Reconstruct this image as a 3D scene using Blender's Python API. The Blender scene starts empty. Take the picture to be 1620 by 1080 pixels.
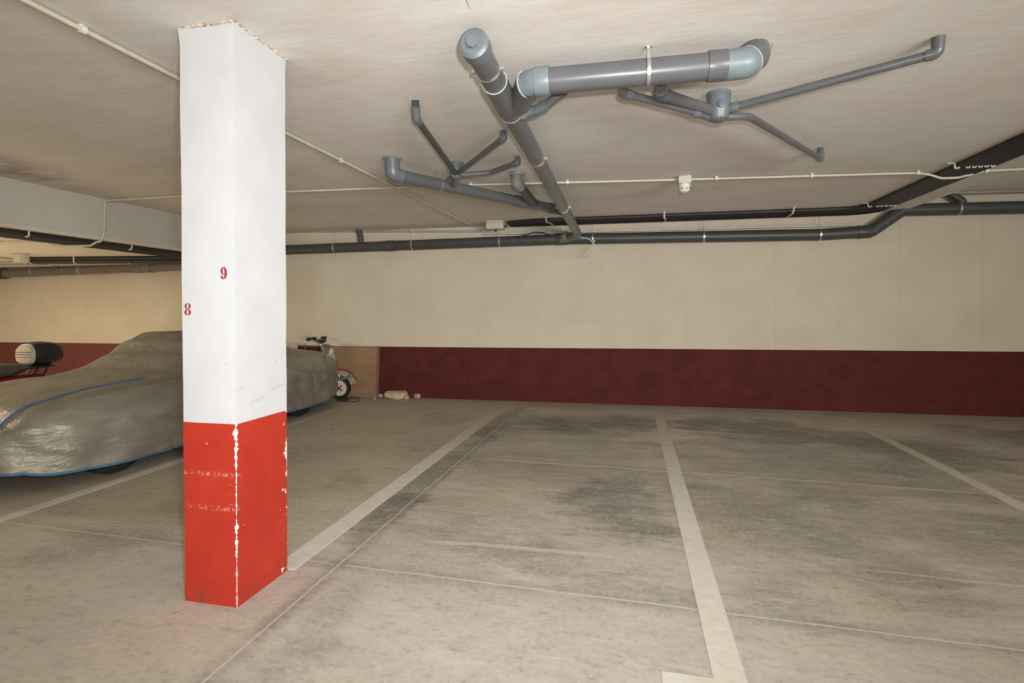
import bpy, bmesh, math, random
from mathutils import Vector, Matrix, noise as mnoise
random.seed(7)
scene = bpy.context.scene
COL = scene.collection
V = Vector
PI = math.pi

# ------------------------------------------------------------------ camera
HC = 1.28
FPX, PITCH, YAW, ROLL, CY = 838.33, -0.00695368, 0.22151515, -0.00210864, -39.6694
def cam_axes():
    cp, sp, cw, sw = math.cos(PITCH), math.sin(PITCH), math.cos(YAW), math.sin(YAW)
    F = V((-sw*cp, cw*cp, sp)); R = V((cw, sw, 0)); U = R.cross(F)
    return (math.cos(ROLL)*R + math.sin(ROLL)*U, -math.sin(ROLL)*R + math.cos(ROLL)*U, F)
CR, CU, CF = cam_axes()
CPOS = V((0, 0, HC))
cd = bpy.data.cameras.new('camera'); cam = bpy.data.objects.new('camera', cd); COL.objects.link(cam)
m = Matrix((CR, CU, -CF)).transposed().to_4x4(); m.translation = CPOS
cam.matrix_world = m
cd.sensor_fit = 'HORIZONTAL'; cd.sensor_width = 36; cd.lens = FPX/1620*36
cd.shift_y = CY/1620; cd.clip_start = .05; cd.clip_end = 100
scene.camera = cam

# survey helpers: where a sight line meets a real plane of the place
def sight(x, y): return CF + CR*((x-810)/FPX) - CU*((y-540-CY)/FPX)
def atz(x, y, z):
    d = sight(x, y); return CPOS + d*((z-HC)/d.z)
def atX(x, y, X):
    d = sight(x, y); return CPOS + d*(X/d.x)
def atY(x, y, Y):
    d = sight(x, y); return CPOS + d*(Y/d.y)
WS = .0201
def wallY(X): return 7.45 + WS*(X+3.8)
def atwall(x, y, off=0.0):
    d = sight(x, y); t = (7.45+WS*3.8-off)/(d.y-WS*d.x); return CPOS + d*t
H, HL, HR = 2.54, 2.095, 2.72
XL = -5.66                                     # drop of the ceiling on the left
def XR(Y): return 3.36-.04*(Y-6)               # edge of the slab on the right

# ------------------------------------------------------------------ nodes
class NT:
    def __init__(s, name):
        s.m = bpy.data.materials.new(name); s.m.use_nodes = True
        s.t = s.m.node_tree; s.n = s.t.nodes; s.l = s.t.links
        s.b = s.n['Principled BSDF']; s._c = None
    def put(s, v, sock):
        if hasattr(v, 'links'): s.l.new(v, sock)
        else:
            if isinstance(v, tuple) and len(v) == 3 and sock.type == 'RGBA': v = (*v, 1)
            sock.default_value = v
    def math(s, op, a, b=0.0, c=0.0, clamp=False):
        n = s.n.new('ShaderNodeMath'); n.operation = op; n.use_clamp = clamp
        for i, v in enumerate((a, b, c)): s.put(v, n.inputs[i])
        return n.outputs[0]
    @property
    def co(s):
        if s._c is None: s._c = s.n.new('ShaderNodeTexCoord').outputs['Object']
        return s._c
    def xyz(s, v=None):
        n = s.n.new('ShaderNodeSeparateXYZ'); s.l.new(v or s.co, n.inputs[0]); return n.outputs
    def mapping(s, sc=(1, 1, 1), loc=(0, 0, 0), rot=(0, 0, 0), v=None):
        n = s.n.new('ShaderNodeMapping'); s.l.new(v or s.co, n.inputs[0])
        n.inputs['Scale'].default_value = sc; n.inputs['Location'].default_value = loc; n.inputs['Rotation'].default_value = rot
        return n.outputs[0]
    def noise(s, scale, detail=4, rough=.55, v=None, dist=0.0, color=False):
        n = s.n.new('ShaderNodeTexNoise'); s.l.new(v or s.co, n.inputs['Vector'])
        n.inputs['Scale'].default_value = scale; n.inputs['Detail'].default_value = detail
        n.inputs['Roughness'].default_value = rough; n.inputs['Distortion'].default_value = dist
        return n.outputs['Color' if color else 'Fac']
    def voro(s, scale, v=None, feat='F1'):
        n = s.n.new('ShaderNodeTexVoronoi'); s.l.new(v or s.co, n.inputs['Vector']); n.feature = feat
        n.inputs['Scale'].default_value = scale; return n.outputs['Distance']
    def ramp(s, f, stops):
        n = s.n.new('ShaderNodeValToRGB'); s.l.new(f, n.inputs[0]); e = n.color_ramp.elements
        while len(e) < len(stops): e.new(.5)
        for i, (p, c) in enumerate(stops):
            e[i].position = p; e[i].color = (*c, 1) if isinstance(c, tuple) else (c, c, c, 1)
        return n.outputs[0]
    def smooth(s, v, lo, hi, a=0.0, b=1.0):
        n = s.n.new('ShaderNodeMapRange'); n.interpolation_type = 'SMOOTHSTEP'; s.put(v, n.inputs[0])
        for i, q in enumerate((lo, hi, a, b)): s.put(q, n.inputs[i+1])
        return n.outputs[0]
    def mix(s, f, a, b, mode='MIX'):
        n = s.n.new('ShaderNodeMix'); n.data_type = 'RGBA'; n.blend_type = mode
        s.put(f, n.inputs[0]); s.put(a, n.inputs[6]); s.put(b, n.inputs[7]); return n.outputs[2]
    def bump(s, h, strength=.3, dist=.01):
        n = s.n.new('ShaderNodeBump'); n.inputs['Strength'].default_value = strength; n.inputs['Distance'].default_value = dist
        s.l.new(h, n.inputs['Height']); s.l.new(n.outputs[0], s.b.inputs['Normal'])
    def set(s, color=None, rough=None, metal=None, spec=None):
        for k, v in (('Base Color', color), ('Roughness', rough), ('Metallic', metal), ('Specular IOR Level', spec)):
            if v is not None: s.put(v, s.b.inputs[k])
        return s.m

def simple(name, c, rough=.5, metal=0.0, var=.12, scale=9, spec=.5, bump=0):
    t = NT(name)
    dk = tuple(x*(1-var) for x in c); lt = tuple(min(1, x*(1+var)) for x in c)
    f = t.noise(scale, 5)
    if bump: t.bump(t.noise(scale*6, 3), bump, .004)
    return t.set(t.ramp(f, [(.3, dk), (.7, lt)]), rough, metal, spec)

GRIME = []
for (gx, gy, ga, gb, gk) in ((850, 715, 1.0, .9, .38), (1260, 735, 1.0, .9, .42), (1420, 830, .8, .5, .3), (620, 800, .12, .45, .95), (690, 745, .14, .7, .8), (770, 682, .15, .9, .85), (700, 662, .3, .35, .4), (545, 757, .16, .22, .5), (495, 715, .25, .3, .25),
        (905, 674, .55, .42, .95), (1000, 668, .4, .35, .85), (840, 668, .35, .35, .7), (1130, 672, .45, .4, .95), (1210, 682, .6, .5, .9), (960, 790, .3, .40, .85), (1010, 835, .22, .16, .7),
        (880, 740, .5, .45, .35), (1345, 694, .5, .35, .85), (1420, 706, .55, .40, .85), (1490, 722, .5, .4, .75), (1600, 690, .5, .5, .7), (1310, 785, .4, .3, .55), (1600, 850, .25, .4, .6),
        (1250, 840, .35, .3, .5), (1180, 800, .4, .45, .5), (760, 860, .35, .12, .4), (700, 840, .25, .2, .4), (1420, 900, .3, .3, .35), (500, 1000, .12, .35, .35), (180, 850, .3, .25, .4), (330, 800, .25, .3, .4),
        (860, 890, .3, .1, .4), (1000, 920, .25, .12, .4), (1240, 960, .2, .2, .35)):
    g_ = atz(gx, gy, 0); GRIME.append((g_.x, g_.y, ga, gb, gk))
def mat_floor():
    t = NT('floor concrete')
    x, y, z = t.xyz()
    warp = t.noise(1.6, 4, .6)
    wx = t.math('ADD', x, t.math('MULTIPLY', t.math('SUBTRACT', warp, .5), .7))
    wy = t.math('ADD', y, t.math('MULTIPLY', t.math('SUBTRACT', t.noise(1.9, 4, .6, t.mapping(loc=(7, 3, 0))), .5), .7))
    big = t.noise(.9, 6, .62, t.mapping((.7, 1.5, 1)))
    mid = t.noise(3.2, 8, .68, t.mapping((.7, 1.5, 1), (3, 1, 0)), .6)
    streak = t.noise(2.6, 6, .65, t.mapping((.55, 4.5, 1), (1, 4, 0)))
    fine = t.noise(38, 5, .7)
    base = t.ramp(t.math('ADD', t.math('MULTIPLY', big, .5), t.math('MULTIPLY', mid, .5)),
                  [(.34, (.285, .252, .207)), (.45, (.42, .377, .308)), (.55, (.53, .482, .402)), (.68, (.63, .58, .50))])
    base = t.mix(t.smooth(streak, .46, .7, 0, .4), base, (.50, .445, .335))
    base = t.mix(t.math('MULTIPLY', t.smooth(x, -1.4, -1.8, 0, .5), t.smooth(y, 2.2, 3.2)), base, (.54, .455, .31))
    base = t.mix(t.smooth(t.noise(1.1, 3, .5, t.mapping(loc=(9, 2, 4))), .5, .7, 0, .45), base, (.50, .425, .285))
    # worn pale skin of the slab close to the joint
    base = t.mix(t.smooth(t.math('ADD', wy, t.math('MULTIPLY', t.math('SUBTRACT', mid, .5), 1.6)), 3.0, 1.9, 0, .55), base, (.56, .53, .465))
    # tyre grime and oil where cars stop
    tot = None
    rough_edge = t.math('ADD', t.math('MULTIPLY', t.math('SUBTRACT', mid, .5), 4.0), t.math('MULTIPLY', t.math('SUBTRACT', streak, .5), 3.0))
    for (cx, cy, a, b, k) in GRIME:
        dx = t.math('DIVIDE', t.math('SUBTRACT', wx, cx), a); dy = t.math('DIVIDE', t.math('SUBTRACT', wy, cy), b)
        d = t.math('ADD', t.math('ADD', t.math('MULTIPLY', dx, dx), t.math('MULTIPLY', dy, dy)), rough_edge)
        s_ = t.smooth(d, 2.3, -.2, 0, k)
        tot = s_ if tot is None else t.math('MAXIMUM', tot, s_)
    grime = t.math('MULTIPLY', tot, t.smooth(t.noise(9, 6, .7, t.mapping((.7, 1.8, 1))), .72, .3, .6, 1), clamp=True)
    base = t.mix(t.math('MULTIPLY', grime, .94), base, (.09, .086, .078))
    # dusty scratches and trowel marks
    sw = t.noise(5, 9, .78, t.mapping((.8, 2.6, 1), (5, 2, 0), (0, 0, .1)), 1.2)
    base = t.mix(t.smooth(sw, .52, .70, 0, .6), base, (.66, .605, .515))
    base = t.mix(t.smooth(sw, .47, .30, 0, .42), base, (.19, .172, .14))
    blot = t.noise(13, 7, .75, t.mapping((.8, 1.4, 1)))
    base = t.mix(t.smooth(blot, .50, .30, 0, .48), base, (.20, .182, .15))
    # saw joints, filled pale, with a dirty lip
    nz = t.math('MULTIPLY', t.math('SUBTRACT', t.noise(2.2, 4), .5), .05)
    def joint(ax, c, w, k, slope=0.0, lo=None, hi=None, lip=.5):
        nonlocal base
        p, q = (y, x) if ax == 'y' else (x, y)
        d = t.math('ABSOLUTE', t.math('ADD', t.math('SUBTRACT', t.math('SUBTRACT', p, c), t.math('MULTIPLY', q, slope)), t.math('MULTIPLY', nz, .5 if lip > .3 else 2.2)))
        msk = t.math('MULTIPLY', t.smooth(d, w, w*.5), k)
        lp = t.math('MULTIPLY', t.smooth(d, .085, .01, 0, lip), t.smooth(mid, .3, .6))
        if lo is not None:
            g = t.math('MULTIPLY', t.smooth(q, lo, lo+.3), t.smooth(q, hi, hi-.4))
            msk = t.math('MULTIPLY', msk, g); lp = t.math('MULTIPLY', lp, g)
        base = t.mix(lp, base, (.19, .168, .135))
        base = t.mix(msk, base, (.68, .61, .51))
    joint('y', 2.40, .007, .8, -.022)
    joint('x', -1.452, .0065, .75, 0, -1, 7.3, .6)
    joint('x', 3.42, .006, .35, 0, 2, 7.3, .3)
    # cracks / pour lines
    joint('y', 4.44, .022, .55, -.03, -1.4, 6, .25)
    joint('y', 4.60, .014, .35, .02, -2.0, .2, .2)
    joint('y', 2.83, .028, .6, .03, -1.3, .1, .29)
    joint('y', 3.02, .013, .5, -.06, 1.0, 2.6, .2)
    base = t.mix(t.smooth(fine, .40, .7, 0, .35), base, (.66, .61, .51)); base = t.mix(t.smooth(fine, .46, .3, 0, .3), base, (.25, .22, .175))
    spk = t.smooth(t.voro(16), .05, .025)
    base = t.mix(t.math('MULTIPLY', spk, t.smooth(t.noise(5), .56, .66)), base, (.74, .70, .61))
    t.bump(t.math('ADD', t.math('MULTIPLY', fine, .5), mid), .18, .006)
    return t.set(base, t.smooth(mid, .3, .7, .62, .8), 0, .35)

def mat_ceiling():
    t = NT('trowelled ceiling plaster')
    x, y, z = t.xyz()
    a = t.noise(1.1, 5, .6, t.mapping((.8, 1.5, 1.2)), .6)
    b = t.noise(3.2, 7, .68, t.mapping((.8, 2.0, 1.6), (3, 5, 0), (0, 0, .15)), 1.6)
    b2 = t.noise(5.5, 6, .6, t.mapping((.5, 2.6, 1.6), (1, 9, 0), (0, 0, -.12)), 1.0)
    c = t.noise(60, 3)
    f = t.math('ADD', t.math('MULTIPLY', a, .5), t.math('ADD', t.math('MULTIPLY', b, .3), t.math('MULTIPLY', b2, .2)))
    col = t.ramp(f, [(.32, (.64, .575, .51)), (.45, (.715, .665, .605)), (.56, (.76, .725, .675)), (.70, (.80, .78, .735))])
    # patchy darker brown tone by the drop on the left
    s_ = t.math('MULTIPLY', t.smooth(x, -4.6, -5.4), t.smooth(y, 4.9, 3.4))
    s_ = t.math('MULTIPLY', s_, t.math('MULTIPLY', t.smooth(z, 2.51, 2.535), t.smooth(a, .38, .6)))
    col = t.mix(t.math('MULTIPLY', s_, .85), col, (.20, .145, .11))
    # the drop face is a duller, darker grey
    face = t.math('MULTIPLY', t.smooth(z, 2.105, 2.115), t.smooth(x, -5.2, -5.5))
    face = t.math('MULTIPLY', face, t.smooth(z, 2.539, 2.536))
    col = t.mix(t.math('MULTIPLY', face, .6), col, (.40, .375, .30))
    # snapped chalk line in blue
    d = t.math('ABSOLUTE', t.math('SUBTRACT', t.math('ADD', x, t.math('MULTIPLY', y, CHALK[0])), CHALK[1]))
    ch = t.math('MULTIPLY', t.smooth(d, .0042, .0018), t.smooth(y, 2.14, 2.08))
    col = t.mix(t.math('MULTIPLY', ch, .7), col, (.16, .18, .55))
    t.bump(t.math('ADD', t.math('ADD', b, t.math('MULTIPLY', b2, .5)), t.math('MULTIPLY', c, .1)), .16, .012)
    return t.set(col, .9, 0, .2)

def mat_wall():
    t = NT('two tone painted wall')
    x, y, z = t.xyz()
    n1 = t.noise(2.2, 5, .6); n2 = t.noise(40, 3)
    up = t.ramp(n1, [(.25, (.545, .475, .365)), (.5, (.585, .515, .40)), (.75, (.62, .555, .44))])
    # formwork seams of the concrete showing through
    seam = None
    for c in (-9.2, -7.3, -6.05, -2.2, -.4, .72, 1.85, 2.62, 3.3, 4.2):
        d = t.math('ABSOLUTE', t.math('SUBTRACT', x, c)); s_ = t.smooth(d, .012, .003)
        seam = s_ if seam is None else t.math('MAXIMUM', seam, s_)
    up = t.mix(t.math('MULTIPLY', seam, .10), up, (.25, .21, .16))
    up = t.mix(t.math('MULTIPLY', t.smooth(n1, .6, .75), t.smooth(z, 2.4, 1.2, .0, .3)), up, (.5, .40, .27))
    red = t.ramp(t.noise(5, 5, .6), [(.3, (.074, .0165, .0145)), (.7, (.105, .023, .021))])
    red = t.mix(t.smooth(t.noise(70, 2), .68, .76, 0, .12), red, (.25, .11, .1))
    red = t.mix(t.smooth(x, -5.2, -7.0, 0, .8), red, (.165, .062, .052))
    # knocks
    k = t.math('MULTIPLY', t.smooth(t.voro(14), .05, .03), t.smooth(t.noise(1.6, 2, .5, t.mapping(loc=(2.2, 0, 0))), .56, .62))
    red = t.mix(k, red, (.5, .45, .4))
    edge = t.math('ADD', .779, t.math('MULTIPLY', t.math('MAXIMUM', x, -3.0), .0035))
    mk = t.smooth(t.math('SUBTRACT', z, t.math('ADD', edge, t.math('MULTIPLY', t.math('SUBTRACT', n2, .5), .004))), -.002, .002)
    col = t.mix(mk, red, up)
    t.bump(n2, .15, .004)
    return t.set(col, t.smooth(mk, 0, 1, .8, .85), 0, .12)

def mat_pillar():
    t = NT('pillar paint')
    x, y, z = t.xyz()
    n = t.noise(60, 3); n1 = t.noise(4, 4)
    white = t.ramp(n1, [(.3, (.515, .52, .53)), (.7, (.56, .565, .57))])
    pit = t.smooth(t.voro(11), .045, .03)
    white = t.mix(t.math('MULTIPLY', pit, t.smooth(t.noise(3, 2, .5, t.mapping(loc=(4, 1, 2))), .40, .48, 0, .8)), white, (.22, .19, .16))
    # grey rub marks on the bay side
    for (c, sl, y0, y1) in ((.945, .12, .0, .06), (.895, .1, .22, .34), (.87, .1, .08, .2)):
        d = t.math('ABSOLUTE', t.math('SUBTRACT', t.math('SUBTRACT', z, c), t.math('MULTIPLY', y, sl)))
        g = t.math('MULTIPLY', t.smooth(d, .012, .002), t.math('MULTIPLY', t.smooth(y, y0, y0+.02), t.smooth(y, y1, y1-.02)))
        white = t.mix(t.math('MULTIPLY', g, t.smooth(n, .35, .6, .1, .5)), white, (.38, .34, .29))
    red = t.ramp(n1, [(.3, (.37, .026, .013)), (.7, (.45, .035, .017))])
    sc = t.noise(9, 6, .7, t.mapping((2, 2, 9)), .5)
    red = t.mix(t.smooth(sc, .62, .74, 0, .4), red, (.62, .25, .2))
    # scuff bands left by bumpers
    for c in (.575, .425):
        d = t.math('ABSOLUTE', t.math('SUBTRACT', z, c))
        red = t.mix(t.math('MULTIPLY', t.smooth(d, .016, .0), t.math('MULTIPLY', t.smooth(t.noise(60, 4), .46, .66, 0, .5), t.smooth(y, .04, .0))), red, (.72, .42, .38))
    # chipped arrises
    dx = t.math('ABSOLUTE', x); dy = t.math('ABSOLUTE', y)
    d = t.math('ADD', dx, dy)
    w = t.math('MULTIPLY', t.smooth(t.noise(24, 6, .75, t.mapping((.5, .5, 1))), .36, .72), t.smooth(t.noise(3.4, 3, .6, t.mapping((.02, .02, 1), (0, 0, 1.7))), .36, .62, .003, .024))
    chip = t.math('MULTIPLY', t.smooth(t.math('SUBTRACT', d, w), .0015, -.001), t.smooth(z, .12, .3, .5, 1))
    dfar = t.math('ADD', dx, t.math('ABSOLUTE', t.math('SUBTRACT', y, .345)))
    chip2 = t.smooth(t.math('SUBTRACT', dfar, t.math('MULTIPLY', t.smooth(t.noise(16, 4, .7), .5, .72), .06)), .001, -.002)
    chip = t.math('MAXIMUM', chip, chip2)
    spot = t.math('MULTIPLY', t.smooth(t.voro(15, t.mapping(loc=(.3, .1, .2))), .10, .06), t.smooth(t.noise(5, 3, .5, t.mapping(loc=(1, 6, 3))), .54, .6))
    spot = t.math('MULTIPLY', spot, t.smooth(n, .4, .55))
    red = t.mix(t.math('MAXIMUM', chip, spot), red, (.80, .76, .70))
    red = t.mix(t.math('MULTIPLY', t.smooth(z, .1, .0), t.smooth(t.noise(14, 5), .45, .65, 0, .6)), red, (.17, .05, .035))
    mk = t.smooth(t.math('ADD', z, t.math('MULTIPLY', t.math('SUBTRACT', n, .5), .003)), .797, .7995)
    t.bump(t.math('ADD', t.math('MULTIPLY', n, .4), t.math('MULTIPLY', t.noise(7, 3), 1)), .12, .01)
    return t.set(t.mix(mk, red, white), .55, 0, .35)

def mat_paint():
    t = NT('worn white road paint')
    f = t.noise(9, 8, .75, t.mapping((1, 1.6, 1)), .6)
    f2 = t.noise(55, 3)
    col = t.ramp(f, [(.28, (.58, .53, .43)), (.42, (.68, .64, .54)), (.6, (.74, .71, .62)), (.75, (.79, .76, .69))])
    col = t.mix(t.smooth(f2, .6, .75, 0, .35), col, (.44, .39, .31))
    x, y, z = t.xyz()
    # worn thin and grimy towards the wall end
    gr = t.math('MULTIPLY', t.smooth(y, 3.4, 6.7, 0, .85), t.smooth(f, .62, .35, .75, 1))
    col = t.mix(gr, col, (.44, .375, .27))
    return t.set(col, .75, 0, .3)

def mat_cover():
    t = NT('silver grey car cover sheeting')
    n1 = t.noise(3.0, 6, .62, t.mapping((1, .7, 2.0)), .7)
    n2 = t.noise(15, 5, .6, None, 1.0)
    n3 = t.noise(4.2, 5, .55, t.mapping((1, .42, 2.2), rot=(.42, 0, 0)), 1.4)
    n4 = t.noise(8, 6, .6, t.mapping((1, .5, 1.6), (4, 1, 2), (-.5, .2, 0)), 2.2)
    col = t.ramp(n1, [(.3, (.225, .203, .158)), (.55, (.285, .258, .205)), (.75, (.355, .325, .262))])
    h = t.math('ADD', t.math('MULTIPLY', n2, .10), t.math('ADD', n3, t.math('ADD', t.math('MULTIPLY', n4, .30), t.math('MULTIPLY', t.noise(220, 2), .008))))
    t.bump(h, .38, .06)
    return t.set(col, t.smooth(n2, .35, .65, .36, .46), .3, .5)

def mat_box():
    t = NT('brown fibreboard')
    f = t.noise(9, 5, .6, t.mapping((.5, 1, 3)))
    return t.set(t.ramp(f, [(.3, (.235, .14, .075)), (.7, (.30, .19, .105))]), .8, 0, .25)

_p = atz(761, 50, H); _q = atz(738, 2, H)
_k = -(_p.x-_q.x)/(_p.y-_q.y); CHALK = (_k, _p.x+_k*_p.y)
M = dict(
    floor=mat_floor(), ceiling=mat_ceiling(), wall=mat_wall(), pillar=mat_pillar(), paint=mat_paint(), cover=mat_cover(), board=mat_box(),
    plain=simple('painted concrete', (.55, .48, .39), .85),
    pvc=simple('grey drain pipe plastic', (.105, .107, .112), .33, 0, .1, 5, .5),
    pvclight=simple('blue grey fitting plastic', (.125, .145, .155), .38, 0, .15, 14),
    pvcblue=simple('pale blue grey bend plastic', (.165, .20, .215), .38, 0, .12, 14),
    pvcdirty=simple('fitting with greenish solvent cement', (.17, .17, .115), .45, 0, .25, 12),
    pvcplaster=simple('fitting smeared with plaster', (.27, .275, .27), .6, 0, .3, 14),
    pvcdark=simple('dark grey drain pipe plastic', (.058, .058, .056), .45, 0, .12, 6),
    pvcleft=simple('glossy grey drain pipe', (.15, .13, .115), .25, 0, .12, 6),
    cement=simple('white solvent bead', (.5, .5, .47), .5),
    steel=simple('galvanised steel', (.55, .54, .50), .35, .8, .15, 30),
    conduit=simple('ivory conduit plastic', (.55, .52, .40), .5, 0, .08, 20),
    conduitgrey=simple('grey conduit plastic', (.30, .29, .26), .5, 0, .08, 20),
    clip=simple('white clip plastic', (.66, .64, .57), .5),
    rubber=simple('black cable jacket', (.022, .021, .021), .5, 0, .2, 8),
    tyre=simple('black tyre rubber', (.018, .017, .016), .75, 0, .2, 20, .3),
    boxplastic=simple('pale grey box plastic', (.52, .49, .41), .55),
    whiteplastic=simple('white plastic', (.72, .70, .64), .45),
    dark=simple('dark slot', (.03, .03, .03), .7),
    blue=simple('blue hem cord', (.055, .16, .28), .6),
    ropeblue=simple('blue rope', (.05, .12, .27), .7, 0, .2, 60),
    strap=simple('dark tie cord', (.11, .115, .125), .8),
    carpaint=simple('dark car paint', (.03, .03, .032), .3),
    hub=simple('dull alloy', (.16, .15, .14), .45, .6),
    blackplastic=simple('black moulded plastic', (.016, .015, .014), .45),
    pad=simple('beige back pad', (.40, .33, .235), .7),
    seat=simple('dark olive vinyl', (.075, .065, .045), .55),
    redpaint=simple('red paint', (.30, .02, .02), .35),
    stencil=simple('red stencil paint', (.27, .022, .015), .6, 0, .1, 40),
    whitepaint=simple('cream white enamel', (.60, .55, .44), .35),
    chrome=simple('chrome', (.6, .59, .56), .2, 1),
    fairing=simple('grey fairing', (.14, .13, .12), .4),
    silver=simple('silver bracket', (.33, .34, .33), .35, .6),
    palewood=simple('pale board', (.55, .42, .28), .7),
    darkedge=simple('board edge', (.15, .095, .06), .85),
    stone=simple('broken plaster lump', (.47, .36, .23), .95, 0, .2, 14, .2, .5),
    brick=simple('pinkish brick crumb', (.45, .27, .20), .95, 0, .2, 14, .2, .5),
    mortar=simple('mortar crumb', (.40, .36, .30), .95, 0, .2, 14, .2, .5),
    cloth=simple('black rubber mat', (.03, .03, .032), .8, 0, .2, 20, .3),
    greycloth=simple('grey flap', (.15, .155, .16), .8),
    crust=simple('tan plaster crumbs', (.52, .44, .35), .95, 0, .35, 50, .2, .6),
    glass=simple('lamp glass', (.5, .5, .48), .12),
)

# ------------------------------------------------------------------ mesh helpers
def new(): return bmesh.new()
def link(name, bm, mat, parent=None, smooth=True, origin=None, mats=None, autosm=35):
    if origin is not None: bmesh.ops.translate(bm, verts=bm.verts, vec=-V(origin))
    bmesh.ops.recalc_face_normals(bm, faces=bm.faces)
    me = bpy.data.meshes.new(name); bm.to_mesh(me); bm.free()
    for mm in (mats or [mat]): me.materials.append(M[mm] if isinstance(mm, str) else mm)
    if smooth:
        for p in me.polygons: p.use_smooth = True
        me.set_sharp_from_angle(angle=math.radians(autosm))
    o = bpy.data.objects.new(name, me); COL.objects.link(o)
    if parent is not None: o.parent = parent
    return o
def tag(o, label=None, cat=None, group=None, kind=None):
    for k, v in (('label', label), ('category', cat), ('group', group), ('kind', kind)):
        if v: o[k] = v
    return o
def thing(name, loc, label, cat, group=None, rz=0):
    o = bpy.data.objects.new(name, None); COL.objects.link(o); o.location = loc; o.rotation_euler = (0, 0, rz)
    o.empty_display_size = .1
    return tag(o, label, cat, group)
def part(name, bm, mat, root, **k):
    """geometry given in world metres, stored relative to the thing's base"""
    r = root
    while r.parent: r = r.parent
    return link(name, bm, mat, root, origin=r.location, **k)

def box(bm, c, s, rot=None, bev=0):
    g = bmesh.ops.create_cube(bm, size=1); vs = g['verts']
    bmesh.ops.scale(bm, vec=s, verts=vs)
    if bev:
        es = list({e for v in vs for e in v.link_edges})
        r = bmesh.ops.bevel(bm, geom=es, offset=bev, segments=2, profile=.5, affect='EDGES'); vs = list({v for f in r['faces'] for v in f.verts} | {v for v in vs if v.is_valid})
    if rot is not None: bmesh.ops.transform(bm, matrix=rot.to_4x4(), verts=vs)
    bmesh.ops.translate(bm, vec=c, verts=vs)
    return vs
def frame(d):
    d = d.normalized(); a = V((0, 0, 1)) if abs(d.z) < .95 else V((1, 0, 0))
    u = d.cross(a).normalized(); return u, u.cross(d).normalized()
def cyl(bm, a, b, r, r2=None, n=24, caps=True):
    a, b = V(a), V(b); u, w = frame(b-a); r2 = r if r2 is None else r2; rows = []
    for p, q in ((a, r), (b, r2)):
        rows.append([bm.verts.new(p+q*(math.cos(2*PI*i/n)*u+math.sin(2*PI*i/n)*w)) for i in range(n)])
    for i in range(n): bm.faces.new((rows[0][i], rows[0][(i+1) % n], rows[1][(i+1) % n], rows[1][i]))
    if caps: bm.faces.new(rows[0][::-1]); bm.faces.new(rows[1])
def lathe(bm, base, axis, prof, n=24):
    u, w = frame(V(axis)); ax = V(axis).normalized(); rows = []
    for (h, r) in prof:
        rows.append([bm.verts.new(V(base)+ax*h+max(r, 1e-4)*(math.cos(2*PI*i/n)*u+math.sin(2*PI*i/n)*w)) for i in range(n)])
    for A, B in zip(rows, rows[1:]):
        for i in range(n): bm.faces.new((A[i], A[(i+1) % n], B[(i+1) % n], B[i]))
    bm.faces.new(rows[0][::-1]); bm.faces.new(rows[-1])
def fillet(pts, r, seg=6):
    pts = [V(p) for p in pts]; out = [pts[0]]
    for i in range(1, len(pts)-1):
        a, b, c = pts[i-1], pts[i], pts[i+1]; d1 = (a-b); d2 = (c-b); l1, l2 = d1.length, d2.length
        d1.normalize(); d2.normalize(); ang = d1.angle(d2)
        if ang > 3.1: out.append(b); continue
        t = min(r/math.tan(ang/2), l1*.48, l2*.48)
        p0, p2 = b+d1*t, b+d2*t
        for k in range(seg+1):
            s = k/seg; out.append((1-s)**2*p0 + 2*s*(1-s)*b + s*s*p2)
    out.append(pts[-1]); return out
def tube(bm, pts, r, n=20, caps=True):
    pts = [V(p) for p in pts]; rows = []; u = None
    for i, p in enumerate(pts):
        d = (pts[min(i+1, len(pts)-1)]-pts[max(i-1, 0)]).normalized()
        if u is None: u, _ = frame(d)
        u = (u-d*u.dot(d)).normalized(); w = d.cross(u)
        q = r[i] if isinstance(r, (list, tuple)) else r
        rows.append([bm.verts.new(p+q*(math.cos(2*PI*k/n)*u+math.sin(2*PI*k/n)*w)) for k in range(n)])
    for A, B in zip(rows, rows[1:]):
        for k in range(n): bm.faces.new((A[k], A[(k+1) % n], B[(k+1) % n], B[k]))
    if caps: bm.faces.new(rows[0][::-1]); bm.faces.new(rows[-1])
def ring(bm, c, axis, R, wd=.02, th=.003, n=28):
    u, w = frame(V(axis)); ax = V(axis).normalized(); c = V(c); prof = ((-wd/2, R), (-wd/2, R+th), (wd/2, R+th), (wd/2, R)); rows = []
    for i in range(n):
        e = math.cos(2*PI*i/n)*u+math.sin(2*PI*i/n)*w
        rows.append([bm.verts.new(c+ax*h+e*q) for h, q in prof])
    for i in range(n):
        A, B = rows[i], rows[(i+1) % n]
        for k in range(4): bm.faces.new((A[k], A[(k+1) % 4], B[(k+1) % 4], B[k]))
def lump(bm, c, s, seed, rot=0, sub=3, amp=.25):
    g = bmesh.ops.create_icosphere(bm, subdivisions=sub, radius=1)
    for v in g['verts']:
        k = 1+amp*mnoise.noise(v.co*1.3+V((seed, seed*2, 0)))+amp*.4*mnoise.noise(v.co*3.5+V((seed, 0, seed)))
        p = v.co*k; p = V((max(-.85, min(.85, p.x)), max(-.8, min(.8, p.y)), max(-.75, min(.8, p.z))))
        v.co = V((p.x*s[0], p.y*s[1], p.z*s[2]))
    bmesh.ops.rotate(bm, verts=g['verts'], matrix=Matrix.Rotation(rot, 3, 'Z'))
    zmin = min(v.co.z for v in g['verts'])
    bmesh.ops.translate(bm, verts=g['verts'], vec=V(c)-V((0, 0, zmin)))
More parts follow.
